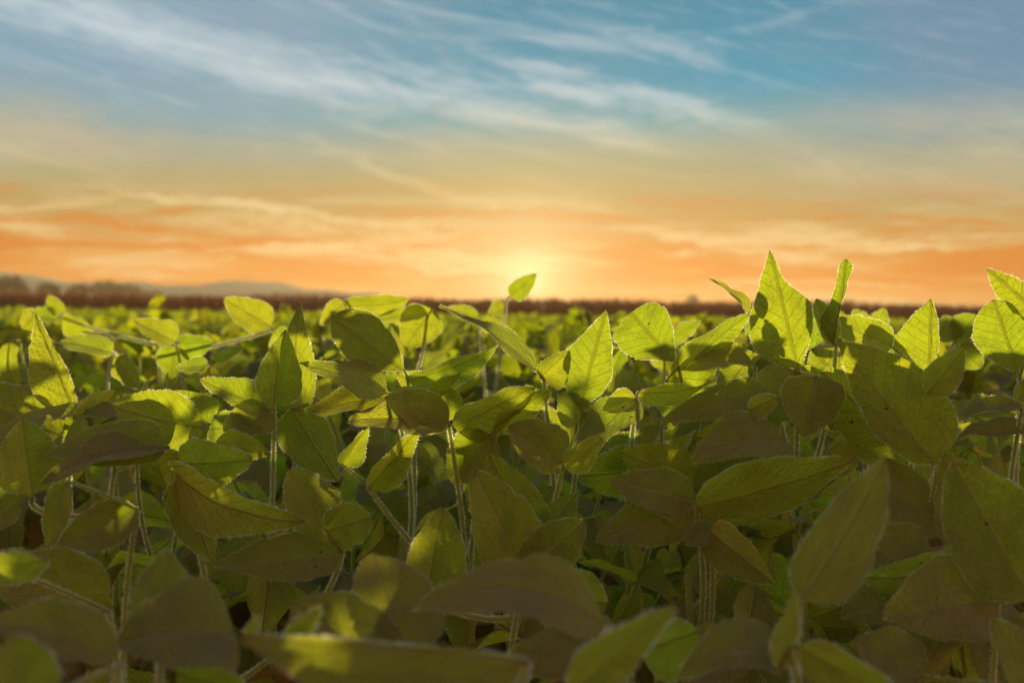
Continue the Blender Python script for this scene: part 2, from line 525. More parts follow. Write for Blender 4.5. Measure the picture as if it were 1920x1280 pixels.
def add_tube(mb, pts, r0, r1, sides=6, mat=0, hairs=0, hair_mat=1, hair_len=0.0011, rng=RNG):
    pts = [Vector(p) for p in pts]
    n = len(pts)
    ring, fr = [], []
    up = Vector((0.31, 0.93, 0.2))
    for i, p in enumerate(pts):
        tg = (pts[min(i + 1, n - 1)] - pts[max(i - 1, 0)])
        if tg.length < 1e-9:
            tg = Vector((0, 0, 1))
        tg.normalize()
        a = tg.cross(up)
        if a.length < 0.05:
            a = tg.cross(Vector((1, 0, 0)))
        a.normalize()
        b = tg.cross(a)
        r = r0 + (r1 - r0) * i / (n - 1)
        fr.append((p, tg, a, b, r))
        for k in range(sides):
            an = 2 * math.pi * k / sides
            ring.append(p + (a * math.cos(an) + b * math.sin(an)) * r)
    faces = [(i * sides + k, i * sides + (k + 1) % sides, (i + 1) * sides + (k + 1) % sides, (i + 1) * sides + k)
             for i in range(n - 1) for k in range(sides)]
    faces.append(tuple(reversed(range(sides))))
    faces.append(tuple((n - 1) * sides + k for k in range(sides)))
    mb.add([tuple(v) for v in ring], faces, None, mat)
    if hairs:
        hv = []
        for i in range(n - 1):
            p, tg, a, b, r = fr[i]
            q = fr[i + 1]
            ln = (q[0] - p).length
            for _ in range(int(ln * hairs)):
                f = rng.random(); an = rng.random() * 6.283
                d = a * math.cos(an) + b * math.sin(an)
                c = p.lerp(q[0], f) + d * (r * (1 - f) + q[4] * f) * 0.95
                dd = d + tg * float(rng.uniform(-.5, .3))
                w = tg * 0.00016
                e = c + dd * hair_len * float(rng.uniform(.5, 1.3))
                hv += [tuple(c - w), tuple(c + w), tuple(e)]
        if hv:
            mb.add(hv, [(3 * i, 3 * i + 1, 3 * i + 2) for i in range(len(hv) // 3)], None, hair_mat)


def bez(a, b, c, n=8):
    return [a * (1 - t) ** 2 + b * 2 * t * (1 - t) + c * t * t for t in [i / n for i in range(n + 1)]]


def P(px, py, D):
    """a point of the field seen in the picture at (px, py), D metres away"""
    return CAM_M @ Vector(((px - 960) / FPX * D, (640 - py) / FPX * D, -D))


VIEW = (CAM_M.to_3x3() @ Vector((0, 0, -1))).normalized()


def tag(o, label=None, cat=None, group=None, kind=None):
    if label: o['label'] = label
    if cat: o['category'] = cat
    if group: o['group'] = group
    if kind: o['kind'] = kind
    return o


# ------------------------------------------------------------------ setting
def build_setting():
    mb = MB()
    xs = np.concatenate([-np.geomspace(1500, 3, 14), np.linspace(-2.4, 2.4, 13), np.geomspace(3, 1500, 14)])
    ys = np.concatenate([-np.geomspace(1500, 2, 8), np.linspace(-1, 6, 22), np.geomspace(7, 1500, 18)])
    nx = len(xs)
    V = [(x, y, (RNG.uniform(-.02, .02) if abs(x) < 4 and -2 < y < 8 else 0.0)) for y in ys for x in xs]
    F = [(j * nx + i, j * nx + i + 1, (j + 1) * nx + i + 1, (j + 1) * nx + i) for j in range(len(ys) - 1) for i in range(nx - 1)]
    mb.add(V, F, None)
    tag(link('ground', mb.mesh('ground', [M_SOIL])), kind='structure')
    # far hills: a long ridge, highest on the left
    mb = MB()
    xs = np.linspace(-620, 620, 180)
    prof = []
    for x in xs:
        u = x / 700.0                            # azimuth tangent at 900 m
        px = 960 + u * FPX
        hpx = np.interp(px, [-400, 0, 150, 330, 450, 560, 700, 850, 960, 1200, 2300], [84, 78, 70, 60, 62, 56, 47, 36, 30, 24, 22])
        hgt = hpx / FPX * 700 + 2.0 * math.sin(x * .031) + 1.3 * math.sin(x * .083 + 2) + .8 * math.sin(x * .21)
        prof.append(max(hgt * .9, 5))
    rows = [(-140, 0.0), (-90, .55), (-40, .9), (0, 1.0), (90, .75), (190, 0.0)]
    V = [(x, 700 + dy, -1 + h * f) for dy, f in rows for x, h in zip(xs, prof)]
    n = len(xs)
    F = [(r * n + i, r * n + i + 1, (r + 1) * n + i + 1, (r + 1) * n + i) for r in range(len(rows) - 1) for i in range(n - 1)]
    mb.add(V, F, None)
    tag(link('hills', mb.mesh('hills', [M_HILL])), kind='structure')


build_setting()


def quad_leaves(mb, C, size, rng, mat=0, flat=0.0):
    """many small leaf shaped faces, numpy fast: C (n,3) centres"""
    n = len(C)
    a = rng.normal(0, 1, (n, 3)); a[:, 2] *= (1 - flat); a /= np.linalg.norm(a, axis=1)[:, None]
    b = rng.normal(0, 1, (n, 3)); b -= (b * a).sum(1)[:, None] * a; b /= np.linalg.norm(b, axis=1)[:, None]
    nrm = np.cross(a, b)
    sz = (size * rng.uniform(.65, 1.25, n))[:, None]
    shape = [(-.5, 0, 0), (-.18, .30, .06), (.22, .26, .06), (.5, 0, 0), (.22, -.26, .06), (-.18, -.30, .06)]
    V = np.stack([C + a * x * sz + b * y * sz + nrm * z * sz for x, y, z in shape], 1).reshape(-1, 3)
    UV = np.tile(np.array([(.5, 0), (1, .3), (.93, .7), (.5, 1), (.07, .7), (0, .3)]), (n, 1))
    base = mb.n
    mb.v.append(V); mb.uv.append(UV)
    for i in range(n):
        k = base + 6 * i
        mb.f.append([k, k + 1, k + 2, k + 3]); mb.f.append([k, k + 3, k + 4, k + 5])
    mb.mi.extend([mat] * (2 * n))
    mb.n += 6 * n


def build_far():
    rng = np.random.default_rng(3)
    # maize strip across the far edge of the field
    mb = MB()
    n = 9000
    x = rng.uniform(-110, 110, n); y = rng.uniform(126, 140, n)
    h = rng.normal(2.7, .16, n) + .16 * np.sin(x * .21) + .12 * np.sin(x * .53 + 1) + .1 * np.sin(x * 1.7); ang = rng.uniform(0, 3.14, n); w = rng.uniform(.05, .14, n)
    lean = rng.normal(0, .12, (n, 2))
    dx, dy = np.cos(ang) * w, np.sin(ang) * w
    z0 = np.zeros(n)
    V = np.stack([np.stack([x - dx, y - dy, z0], 1), np.stack([x + dx, y + dy, z0], 1),
                  np.stack([x + dx * .8 + lean[:, 0], y + dy * .8 + lean[:, 1], h * .8], 1), np.stack([x + lean[:, 0] * 1.6, y + lean[:, 1] * 1.6, h], 1),
                  np.stack([x - dx * .8 + lean[:, 0], y - dy * .8 + lean[:, 1], h * .8], 1)], 1).reshape(-1, 3)
    mb.add(V, [tuple(5 * i + k for k in range(5)) for i in range(n)], None)
    C = np.stack([rng.uniform(-110, 110, 14000), rng.uniform(125, 140, 14000), rng.uniform(.3, 2.5, 14000)], 1)
    quad_leaves(mb, C, .55, rng)
    tag(link('maize_field', mb.mesh('maize_field', [M_MAIZE])), kind='stuff')
    # far woods on the left beyond the maize
    mb = MB()
    cs = []
    for px, wpx, hpx, D in [(-60, 90, 62, 364), (20, 62, 60, 364), (90, 50, 48, 392), (150, 60, 44, 420), (200, 70, 52, 420), (240, 60, 46, 420),
                            (285, 50, 34, 420), (330, 50, 27, 434), (520, 50, 33, 448), (570, 50, 27, 448), (480, 40, 31, 448), (620, 50, 22, 461), (380, 40, 18, 448)]:
        cx = (px - 960) / FPX * D; hh = hpx / FPX * D; ww = wpx / FPX * D / 2
        m = 700
        d = rng.normal(0, 1, (m, 3)); d /= np.linalg.norm(d, axis=1)[:, None]
        r = rng.random(m)[:, None] ** .4
        p = d * r * np.array([ww, ww, hh * .55]); p[:, 0] += cx; p[:, 1] += D; p[:, 2] += hh * .5 + .85
        p[:, 2] = np.maximum(p[:, 2], .2)
        cs.append(p)
    quad_leaves(mb, np.concatenate(cs), 1.6, rng)
    tag(link('woods', mb.mesh('woods', [M_WOOD])), kind='stuff')
    # the lone tree beyond the right of the maize
    D = 640.0
    cx = (1297 - 960) / FPX * D; hh = 42 / FPX * D + 1.0
    t = bpy.data.objects.new('tree', None); COL.objects.link(t); t.location = (cx, D, 0)
    tag(t, 'small lone tree far off, rounded top showing just over the dark crop strip', 'tree')
    mb = MB(); add_tube(mb, [(0, 0, 0), (.1, 0, hh * .3), (0, .1, hh * .7)], .3, .12, 8)
    link('trunk', mb.mesh('trunk', [M_BARK]), t)
    mb = MB()
    m = 1500
    d = rng.normal(0, 1, (m, 3)); d /= np.linalg.norm(d, axis=1)[:, None]
    p = d * rng.random(m)[:, None] ** .4 * np.array([4.2, 4.2, hh * .36]) + np.array([0, 0, hh * .64])
    quad_leaves(mb, p, .8, rng)
    link('crown', mb.mesh('crown', [M_WOOD]), t)


build_far()

# ------------------------------------------------------------------ soybean plants seen close: placed leaf by leaf
HERO_RS = random.Random(11)


def hero_leaflet(leaf, origin, b, t, w, roll, Db, dd=0.0, bow=0.0, side=0.0, fold=None, twist=None, blunt=0.4, cup=0.0, W=None, lw=None, rw=None):
    B = P(b[0], b[1], Db); Tt = P(t[0], t[1], Db + dd)
    a = Tt - B
    L = a.length
    a.normalize()
    v = (B.lerp(Tt, .5) - CAM_M.translation).normalized()
    s = a.cross(-v)
    s.normalize()
    s = Matrix.Rotation(R(roll), 3, a) @ s
    n = s.cross(a)
    Dm = Db + dd / 2
    if W is None:
        W = w / FPX * Dm / max(.35, math.cos(R(roll)))
    W = min(W, L * 1.0 + .02)
    prof = None
    if lw:
        k = Dm / FPX
        W = .075 / .97 * Dm
        prof = ([(t, v * k * 2 / W) for t, v in lw], [(t, v * k * 2 / W) for t, v in rw])
    if fold is None:
        fold = .12 if prof else HERO_RS.uniform(.08, .42)
    if twist is None:
        twist = 0 if prof else HERO_RS.uniform(-.45, .45)
    V, UV = leaflet_rows(24, 12, L, W, fold, bow, side, twist, .02 if prof else .04, 0, cup, blunt, HERO_RS, prof)
    mb = MB()
    add_leaflet(mb, V, UV, None, 0, hairs=0.00030, hair_mat=1, hair_len=0.0015)
    me = mb.mesh('leaflet', [M_LEAF, M_HAIR])
    M = Matrix((s, a, n)).transposed().to_4x4()
    M.translation = B - origin
    return link('leaflet', me, leaf, M)


def shade_leaflet(leaf, origin, l, Db, sy, sx, sz):
    """leaflet added behind the first one to shade it"""
    B = P(l['b'][0], l['b'][1], Db) + Vector((sx, sy, sz))
    T = P(l['t'][0], l['t'][1], Db + l.get('dd', 0)) + Vector((sx, sy, sz))
    a = T - B
    L = a.length * HERO_RS.uniform(.85, 1.0)
    a = (a.normalized() + Vector((HERO_RS.gauss(0, .15), HERO_RS.gauss(0, .2), HERO_RS.gauss(0, .15)))).normalized()
    s = a.cross(Vector((HERO_RS.gauss(0, .25), -1, HERO_RS.gauss(0, .25)))).normalized()
    n = s.cross(a)
    V, UV = leaflet_rows(16, 10, L, L * HERO_RS.uniform(.58, .7), .2, HERO_RS.uniform(-.05, .05), 0, HERO_RS.uniform(-.3, .3), .03, .1, 0, .4, HERO_RS)
    mb = MB()
    add_leaflet(mb, V, UV, None, 0, hairs=0.0005, hair_mat=1, hair_len=0.0013)
    M = Matrix((s, a, n)).transposed().to_4x4()
    M.translation = B - origin
    link('leaflet', mb.mesh('leaflet', [M_LEAF, M_HAIR]), leaf, M)  # added only for the shade it casts


def hero_plant(label, leaves, stem_px=None, stem_D=None, pods=(), petlen=0.17):
    """leaves: list of (node(px,py,D), [leaflet dicts])"""
    nodes = [P(*n) for n, _ in leaves]
    if stem_px is not None:
        s0 = P(stem_px, 900, stem_D)
    else:
        s0 = sum(nodes, Vector()) / len(nodes)
    org = Vector((s0.x, s0.y + .015, 0))
    root = bpy.data.objects.new('soybean_plant', None); COL.objects.link(root)
    root.location = org
    tag(root, label, 'soybean plant', 'soybean plants in the front of the field')
    for (px, py, D, ang) in pods:
        p0 = P(px, py, D) - org
        dx = Vector((math.sin(ang), .2, -math.cos(ang)))
        mb = MB()
        pts = [p0 + dx * (.030 * k / 9) + Vector((.004 * math.sin(k * .35), 0, 0)) for k in range(10)]
        n0 = mb.n
        for k0, k1, ra, rb in ((0, 2, .0012, .0032), (2, 4, .0032, .0028), (4, 6, .0028, .0034), (6, 8, .0034, .0026), (8, 9, .0026, .0006)):
            add_tube(mb, pts[k0:k1 + 1], ra, rb, 8, 0, hairs=16000, hair_len=.002)
        add_tube(mb, [Vector((0, 0, p0.z - .02)), p0], .001, .001, 5, 0)
        link('seed_pod', mb.mesh('seed_pod', [M_STEM, M_HAIR]), root)
    tops = []
    for nd, (_, lls) in zip(nodes, leaves):
        q = nd - org
        hz = Vector((q.x, q.y, 0)).length
        za = max(.12, q.z - max(.05, math.sqrt(max(.001, petlen ** 2 - hz ** 2))) * HERO_RS.uniform(.85, 1.1))
        st = Vector((0, 0, za))
        mid = Vector((q.x * .62 + HERO_RS.gauss(0, .014), q.y * .62 + HERO_RS.gauss(0, .010), za + (q.z - za) * .45))
        mb = MB()
        add_tube(mb, bez(st, mid, q, 12), .0021, .0014, 8, 0, hairs=14000, hair_len=.0019)
        for l in lls:
            B = P(l['b'][0], l['b'][1], l.get('D', _[2])) - org
            if (B - q).length > .003:
                add_tube(mb, bez(q, q.lerp(B, .5) + Vector((0, 0, .002)), B, 5), .0013, .0011, 6, 0, hairs=9000)
        leaf = link('leaf', mb.mesh('leaf', [M_STEM, M_HAIR]), root)
        for l in lls:
            hero_leaflet(leaf, org, l['b'], l['t'], l.get('w', 60), l.get('r', 0), l.get('D', _[2]), l.get('dd', 0), l.get('bow', 0),
                         l.get('side', 0), l.get('fold'), l.get('tw'), l.get('bl', .4), l.get('cup', 0), l.get('W'), l.get('lw'), l.get('rw'))
            for sy, sx, sz in l.get('sh', ()):  # extra leaflets added to darken this one
                shade_leaflet(leaf, org, l, l.get('D', _[2]), sy, sx, sz)
        tops.append(za)
    mb = MB()
    zt = max(tops) + .03
    add_tube(mb, [Vector((.006 * math.sin(k * 1.3), .006 * math.cos(k * 1.7), zt * k / 8)) if k else Vector((0, 0, -.02)) for k in range(9)],
             .0042, .0024, 8, 0, hairs=7000, hair_len=.0016)
    link('stem', mb.mesh('stem', [M_STEM, M_HAIR]), root)
    return root


def d(b, t, w=60, r=0, **k):
    k.update(b=b, t=t, w=w, r=r)
    return k


HERO = [
    ('soybean plant at the left with one tall pale pointed leaf standing upright', [
        ((146, 786, 1.0), [d((143, 776), (67, 588), 92, 10, dd=.012, fold=.3, lw=[(.05, 30), (.14, 50), (.34, 62), (.52, 50), (.72, 33), (.88, 12)], rw=[(.05, 8), (.14, 11), (.34, 14), (.52, 12), (.72, 7), (.88, 4)]), d((112, 815), (-70, 735), 120, 12, dd=.02, bl=.5)]),
        ((232, 776, .97), [d((225, 779), (-30, 838), 20, 76, bow=.10, W=.045), d((150, 815), (216, 735), 84, 20, dd=.03, bl=.7)]),
    ], None),
    ('soybean plant at the left edge with broad dark leaves over one silvery drooping leaf', [
        ((316, 838, .86), [d((312, 832), (88, 852), 92, 35, bow=.05, dd=-.02, bl=.6, sh=[(.07, .008, .006), (.13, -.012, .012)]), d((308, 843), (78, 908), 38, 62, bow=.10, dd=-.05, W=.045, bl=.3)]),
        ((60, 935, .84), [d((60, 925), (40, 788), 118, 10, bl=.7, sh=[(.07, .008, .006), (.13, -.012, .012)]), d((48, 930), (-40, 1000), 60, 40)]),
        ((212, 663, 1.35), [d((212, 662), (102, 640), 40, 40, dd=.05, bow=.04), d((216, 668), (262, 730), 44, 20)]),
    ], None),
    ('soybean plant left of centre with a twisted upright leaf over a folded heart shaped leaf', [
        ((514, 770, 1.0), [d((512, 758), (536, 618), 84, 8, fold=.75, bl=.2, side=-.03), d((506, 768), (374, 712), 60, 30, dd=-.02, bl=.35),
                           d((508, 772), (418, 808), 74, 25, dd=-.03, bl=.6)]),
        ((566, 770, 1.02), [d((569, 764), (564, 566), 54, 38, side=-.07, tw=1.2, bl=.05, fold=.3), d((546, 766), (634, 902), 98, 8, dd=-.03, bl=.5)]),
    ], (500, 1.0)),
    ('soybean plant beside the twisted leaf with small narrow folded leaves', [
        ((262, 784, 1.08), [d((236, 790), (276, 716), 24, 60, W=.03), d((275, 786), (379, 740), 16, 74, W=.035, bow=-.05)]),
        ((340, 790, 1.1), [d((340, 792), (332, 740), 30, 30), d((344, 800), (300, 850), 40, 30)]),
    ], None),
    ('soybean plant with a glowing oval leaf and narrow leaves fanned below it', [
        ((764, 708, 1.02), [d((756, 693), (621, 592), 104, 6, dd=.01, lw=[(.06, 13), (.25, 37), (.5, 47), (.74, 40), (.9, 23), (.97, 10)], rw=[(.05, 10), (.14, 24), (.38, 43), (.71, 51), (.91, 29), (.97, 14)]), d((766, 712), (942, 639), 44, 55, bow=.06, W=.05, bl=.2)]),
        ((735, 742, .99), [d((722, 737), (561, 682), 44, 52, bow=.05, W=.05, bl=.2), d((730, 744), (586, 773), 34, 58, W=.05, bow=.04), d((742, 730), (864, 698), 24, 70, W=.045, bow=.06)]),
    ], (760, 1.02)),
    ('soybean plant in the middle with spreading dark leaves touched by sunlit patches', [
        ((842, 800, .95), [d((840, 792), (722, 744), 76, 20, dd=-.02, bl=.6, sh=[(.07, .008, .006), (.13, -.012, .012)]), d((836, 802), (653, 790), 46, 52, bow=.08, W=.055, bl=.3), d((850, 800), (1004, 724), 46, 50, W=.05)]),
        ((930, 812, .96), [d((925, 800), (1032, 728), 32, 60, W=.045), d((920, 815), (845, 905), 95, 15, bl=.7)]),
    ], None),
    ('central soybean plant with a long arched narrow leaf and a large glowing upright leaf', [
        ((1020, 712, .97), [d((1003, 692), (823, 574), 30, 68, bow=.06, W=.045, bl=.15), d((1012, 708), (1068, 656), 62, 20, cup=.25, bl=.2)]),
        ((1092, 772, 1.0), [d((1086, 764), (1136, 581), 104, 5, dd=.015, lw=[(.05, 18), (.14, 34), (.33, 54), (.46, 56), (.62, 38), (.815, 17)], rw=[(.05, 14), (.187, 32), (.33, 44), (.565, 36), (.81, 17)]), d((1090, 790), (1045, 735), 70, 20), d((1094, 775), (1130, 800), 36, 30)]),
    ], None),
    ('soybean plant right of centre with a rounded leaf curled over at its top', [
        ((1272, 688, 1.02), [d((1264, 676), (1182, 586), 112, 6, dd=.01, fold=.18, lw=[(.05, 8), (.145, 19), (.375, 51), (.62, 60), (.885, 58), (.96, 44)], rw=[(.05, 7), (.23, 25), (.51, 47), (.757, 53), (.9, 42), (.97, 26)]), d((1249, 714), (1404, 587), 54, 48, dd=.03, W=.055, bl=.15)]),
        ((1416, 686, 1.03), [d((1414, 682), (1262, 697), 30, 62, bow=.09, W=.045, bl=.3)]),
    ], None),
    ('soybean plant right of centre with a hairy arched petiole and hanging dark leaves', [
        ((1194, 742, .99), [d((1198, 735), (1343, 714), 32, 65, bow=.06, W=.05, bl=.25), d((1190, 746), (1062, 866), 50, 45, W=.05, dd=-.03), d((1190, 742), (1130, 768), 44, 20)]),
        ((1240, 800, 1.0), [d((1238, 800), (1190, 868), 22, 60, W=.03), d((1246, 796), (1290, 770), 20, 50)]),
    ], (1188, 1.0)),
    ('soybean plant right of centre with a half lit pointed leaf and tiny bright young leaves', [
        ((1442, 736, .98), [d((1440, 732), (1238, 791), 64, 28, bow=.04, dd=-.02, bl=.35), d((1404, 768), (1456, 743), 44, 15, D=.93, bl=.6)]),
        ((1318, 786, 1.02), [d((1312, 790), (1229, 828), 28, 35, bl=.3), d((1325, 780), (1328, 836), 22, 20), d((1330, 782), (1372, 800), 22, 40)]),
    ], (1330, 1.0, ((1345, 800, 1.0, .4), (1306, 806, 1.0, -.5)))),
    ('tallest soybean plant with a large pointed leaf rising above the horizon', [
        ((1502, 700, 1.0), [d((1495, 690), (1443, 469), 136, 5, dd=.015, lw=[(.04, 30), (.14, 62), (.29, 71), (.45, 69), (.6, 48), (.74, 33), (.84, 20), (.93, 8)], rw=[(.04, 12), (.14, 26), (.29, 44), (.45, 55), (.6, 38), (.7, 14), (.8, 9), (.93, 6)]), d((1496, 696), (1412, 810), 108, 12, dd=-.02, bl=.5, sh=[(.07, .008, .006), (.13, -.012, .012)]),
                            d((1530, 706), (1508, 820), 116, 10, D=.94, dd=-.02, bl=.5, sh=[(.07, .008, .006), (.13, -.012, .012)])]),
        ((1405, 595, 1.08), [d((1403, 592), (1330, 523), 17, 72, bow=.07, W=.035, bl=.1), d((1408, 600), (1436, 660), 30, 30)]),
        ((1568, 648, 1.0), [d((1562, 645), (1586, 485), 34, 5, fold=.35, bow=.05, lw=[(.03, 14), (.1, 26), (.25, 34), (.4, 22), (.5, 15), (.75, 11), (.95, 9)], rw=[(.1, 2), (.3, 2), (.5, 4), (.75, 10), (.95, 15)]), d((1560, 645), (1530, 560), 36, 40, bl=.7), d((1520, 655), (1462, 545), 76, 12, D=1.12, bl=.7)]),
    ], (1505, 1.03)),
    ('soybean plant at the right with a very large drooping dark leaf in front', [
        ((1758, 872, .86), [d((1752, 868), (1570, 637), 182, 6, dd=.03, fold=.16, sh=[(.06, .01, .0), (.11, -.005, .012), (.16, .02, .01)], lw=[(.02, 18), (.057, 28), (.2, 45), (.377, 55), (.587, 45), (.724, 34), (.9, 12)], rw=[(.02, 48), (.097, 73), (.256, 94), (.45, 94), (.633, 79), (.816, 46), (.93, 18)]), d((1762, 876), (1842, 1000), 60, 50)]),
        ((1742, 712, 1.0), [d((1741, 706), (1745, 560), 96, 6, lw=[(.06, 26), (.2, 54), (.38, 70), (.59, 53), (.8, 29), (.93, 9)], rw=[(.06, 5), (.18, 10), (.45, 17), (.73, 14), (.93, 5)]), d((1672, 650), (1560, 600), 66, 25, dd=.02, bl=.6), d((1738, 738), (1806, 655), 64, 20, D=.85, cup=.12, bl=.8)]),
        ((1612, 735, .95), [d((1610, 732), (1556, 806), 74, 18, bl=.5), d((1600, 840), (1540, 900), 60, 30)]),
    ], (1700, .92)),
    ('soybean plant at the right edge with two tall sunlit leaves against the sky', [
        ((1912, 706, .98), [d((1907, 696), (1862, 562), 102, 6, lw=[(.05, 12), (.18, 31), (.438, 55), (.696, 54), (.9, 31), (.96, 18)], rw=[(.06, 10), (.27, 32), (.616, 43), (.9, 28), (.96, 16)]), d((1952, 592), (1848, 502), 84, 8, dd=.01, lw=[(.04, 22), (.11, 31), (.4, 33), (.705, 21), (.9, 8)], rw=[(.05, 12), (.25, 28), (.48, 27), (.78, 13), (.92, 5)]), d((1914, 766), (1960, 690), 60, 25)]),
        ((1916, 768, .93), [d((1908, 768), (1838, 748), 30, 40), d((1912, 758), (1788, 792), 26, 64, W=.045, bow=.06), d((1935, 812), (1784, 829), 26, 66, W=.045, bow=.06)]),
    ], None),
    ('soybean plant right of centre with long bare petioles under three broad shaded leaves', [
        ((1304, 944, .90), [d((1301, 941), (1142, 902), 92, 22, bow=.07, bl=.6, sh=[(.07, .008, .006), (.13, -.012, .012)]), d((1299, 951), (1116, 1012), 104, 15, dd=-.02, bl=.4, sh=[(.07, .008, .006), (.13, -.012, .012)]), d((1306, 950), (1602, 862), 112, 30, dd=-.01, bl=.3, bow=.03, sh=[(.07, .008, .006), (.13, -.012, .012)])]),
        ((1332, 996, .88), [d((1330, 994), (1454, 1094), 86, 22, dd=-.04, bl=.3), d((1330, 990), (1282, 1020), 46, 30)]),
        ((1472, 832, .93), [d((1476, 830), (1300, 862), 96, 42, bow=.13, bl=.6, dd=-.03, sh=[(.07, .008, .006), (.13, -.012, .012)]), d((1478, 838), (1420, 900), 74, 30, bl=.5)]),
    ], (1310, .93, ((1262, 950, .92, -.5), (1280, 925, .93, .3), (1352, 940, .92, -.3)))),
    ('soybean plant at the lower right with huge dark overlapping leaves', [
        ((1870, 1130, .74), [d((1862, 1128), (1652, 1160), 168, 18, dd=-.04, bl=.4, bow=.05, sh=[(.07, .008, .006), (.13, -.012, .012)]), d((1930, 1120), (1786, 866), 190, 12, D=.72, dd=.03, bl=.6, sh=[(.07, .008, .006), (.13, -.012, .012)])]),
        ((1782, 1088, .80), [d((1778, 1084), (1578, 1156), 118, 25, dd=-.02, bl=.6), d((1742, 1040), (1640, 1000), 78, 30, bl=.8)]),
        ((1960, 1300, .62), [d((1950, 1290), (1860, 1160), 90, 40, bl=.4), d((1730, 1268), (1600, 1200), 110, 40, D=.66)]),
    ], None),
    ('out of focus soybean plant at lower right with an upright leaf and yellow shoots', [
        ((1496, 1150, .55), [d((1502, 1122), (1662, 854), 128, 12, dd=.04, bl=.35, fold=.1, side=.02), d((1456, 1192), (1272, 1268), 80, 35, bow=.12, bl=.35)]),
        ((1480, 1218, .53), [d((1502, 1212), (1690, 1300), 84, 25, bow=.08), d((1462, 1250), (1496, 1106), 24, 45, W=.016, side=-.05), d((1464, 1256), (1368, 1230), 15, 55, W=.010, bow=.06)]),
    ], None),
    ('out of focus front soybean plant with a long arching leaf and a pale slanted one', [
        ((1140, 1172, .56), [d((1132, 1168), (772, 1150), 58, 48, bow=.20, W=.05, bl=.2), d((1070, 1300), (1270, 1136), 92, 22, D=.46, bow=-.04, bl=.25)]),
        ((1180, 1230, .6), [d((1180, 1225), (945, 1240), 130, 35, bow=.05), d((1200, 1220), (1310, 1180), 50, 60, W=.05)]),
    ], None),
    ('out of focus soybean plant at the bottom with a long bright edged leaf and shoots', [
        ((770, 1250, .58), [d((764, 1236), (700, 1034), 165, 12, dd=.04, bl=.8, fold=.1), d((735, 1250), (548, 1130), 155, 30, bl=.85)]),
        ((990, 1240, .46), [d((985, 1236), (445, 1196), 120, 12, bow=.02, fold=.05, dd=-.02, lw=[(.03, 40), (.1, 90), (.3, 135), (.5, 130), (.75, 80), (.92, 24)], rw=[(.03, 3), (.3, 10), (.5, 8), (.75, 12), (.92, 6)]), d((530, 1192), (602, 1136), 18, 45, D=.5, W=.012, side=.06), d((462, 1190), (484, 1150), 14, 45, D=.5, W=.008)]),
    ], (980, .5)),
    ('out of focus soybean plant in the left foreground with a pale pointed leaf upright', [
        ((300, 1195, .56), [d((302, 1186), (311, 1030), 118, 8, dd=.02, bl=.35), d((442, 1192), (210, 1216), 78, 40, bow=.12, W=.06, dd=-.03), d((330, 1260), (480, 1300), 90, 40)]),
        ((225, 1246, .5), [d((216, 1236), (-40, 1172), 96, 38, bow=.12), d((60, 1330), (20, 1190), 110, 20, D=.42, bl=.8)]),
    ], None),
    ('soybean plant at the lower left with a large round shadowed leaf', [
        ((204, 1146, .72), [d((200, 1140), (-30, 1050), 150, 15, dd=-.02, bl=.8), d((-30, 1050), (94, 1046), 24, 62, D=.6, W=.035, bow=.08)]),
        ((258, 955, .80), [d((254, 956), (104, 1032), 88, 20, dd=-.03, bl=.7), d((126, 902), (90, 1030), 48, 30, bl=.4, D=.78)]),
    ], None),
    ('soybean plant left of centre with broad brownish leaves, one folded and silvery on top', [
        ((338, 868, .86), [d((336, 866), (474, 860), 96, 30, bow=.06, bl=.7, sh=[(.07, .008, .006), (.13, -.012, .012)]), d((330, 882), (572, 978), 98, 40, bow=.12, dd=-.06, bl=.3, fold=.4), d((342, 895), (396, 1052), 104, 15, dd=-.03, bl=.5)]),
        ((642, 1036, .82), [d((638, 1038), (402, 1062), 94, 25, dd=-.04, bl=.4), d((612, 994), (696, 968), 84, 25, bl=.9), d((608, 990), (540, 880), 104, 12, bl=.7)]),
    ], (410, .86)),
    ('soybean plant in the middle with rough silvery folded leaves and round dark leaves below', [
        ((690, 912, .92), [d((690, 914), (784, 806), 54, 42, fold=.5, bl=.2), d((640, 870), (690, 800), 42, 40, fold=.5, bl=.1)]),
        ((1056, 872, .93), [d((1056, 868), (950, 800), 92, 22, bl=.8, sh=[(.07, .008, .006), (.13, -.012, .012)]), d((1060, 880), (1130, 820), 50, 50)]),
        ((986, 1076, .84), [d((988, 1074), (1096, 976), 100, 12, bl=.7, sh=[(.07, .008, .006), (.13, -.012, .012)]), d((984, 1072), (890, 880), 128, 10, bl=.6, sh=[(.07, .008, .006), (.13, -.012, .012)]), d((1010, 1110), (1140, 1130), 120, 30, D=.78, bl=.9)]),
        ((800, 1120, .78), [d((798, 1115), (830, 950), 110, 20, bl=.5), d((796, 1120), (700, 1060), 70, 40)]),
    ], (960, .92)),
    ('blurred soybean plant behind the glowing oval leaf with a wide bright flat leaf', [
        ((650, 562, 1.5), [d((648, 572), (768, 560), 44, 30, bow=.10, bl=.6), d((645, 566), (600, 610), 34, 30)]),
        ((800, 600, 1.5), [d((810, 580), (760, 650), 80, 12, bl=.8), d((800, 585), (700, 600), 30, 40)]),
    ], None),
    ('blurred soybean plant near the sun glare with a single small heart shaped leaf', [
        ((950, 560, 1.75), [d((957, 556), (1006, 512), 40, 12, bl=.4), d((948, 575), (915, 590), 30, 45)]),
        ((900, 600, 1.8), [d((896, 596), (840, 575), 26, 40), d((905, 600), (950, 620), 34, 40)]),
    ], None),
    ('blurred soybean plant at the left in the middle distance with a slanted half dark leaf', [
        ((512, 618, 1.6), [d((508, 612), (420, 560), 62, 22, bl=.4), d((514, 622), (560, 660), 50, 30)]),
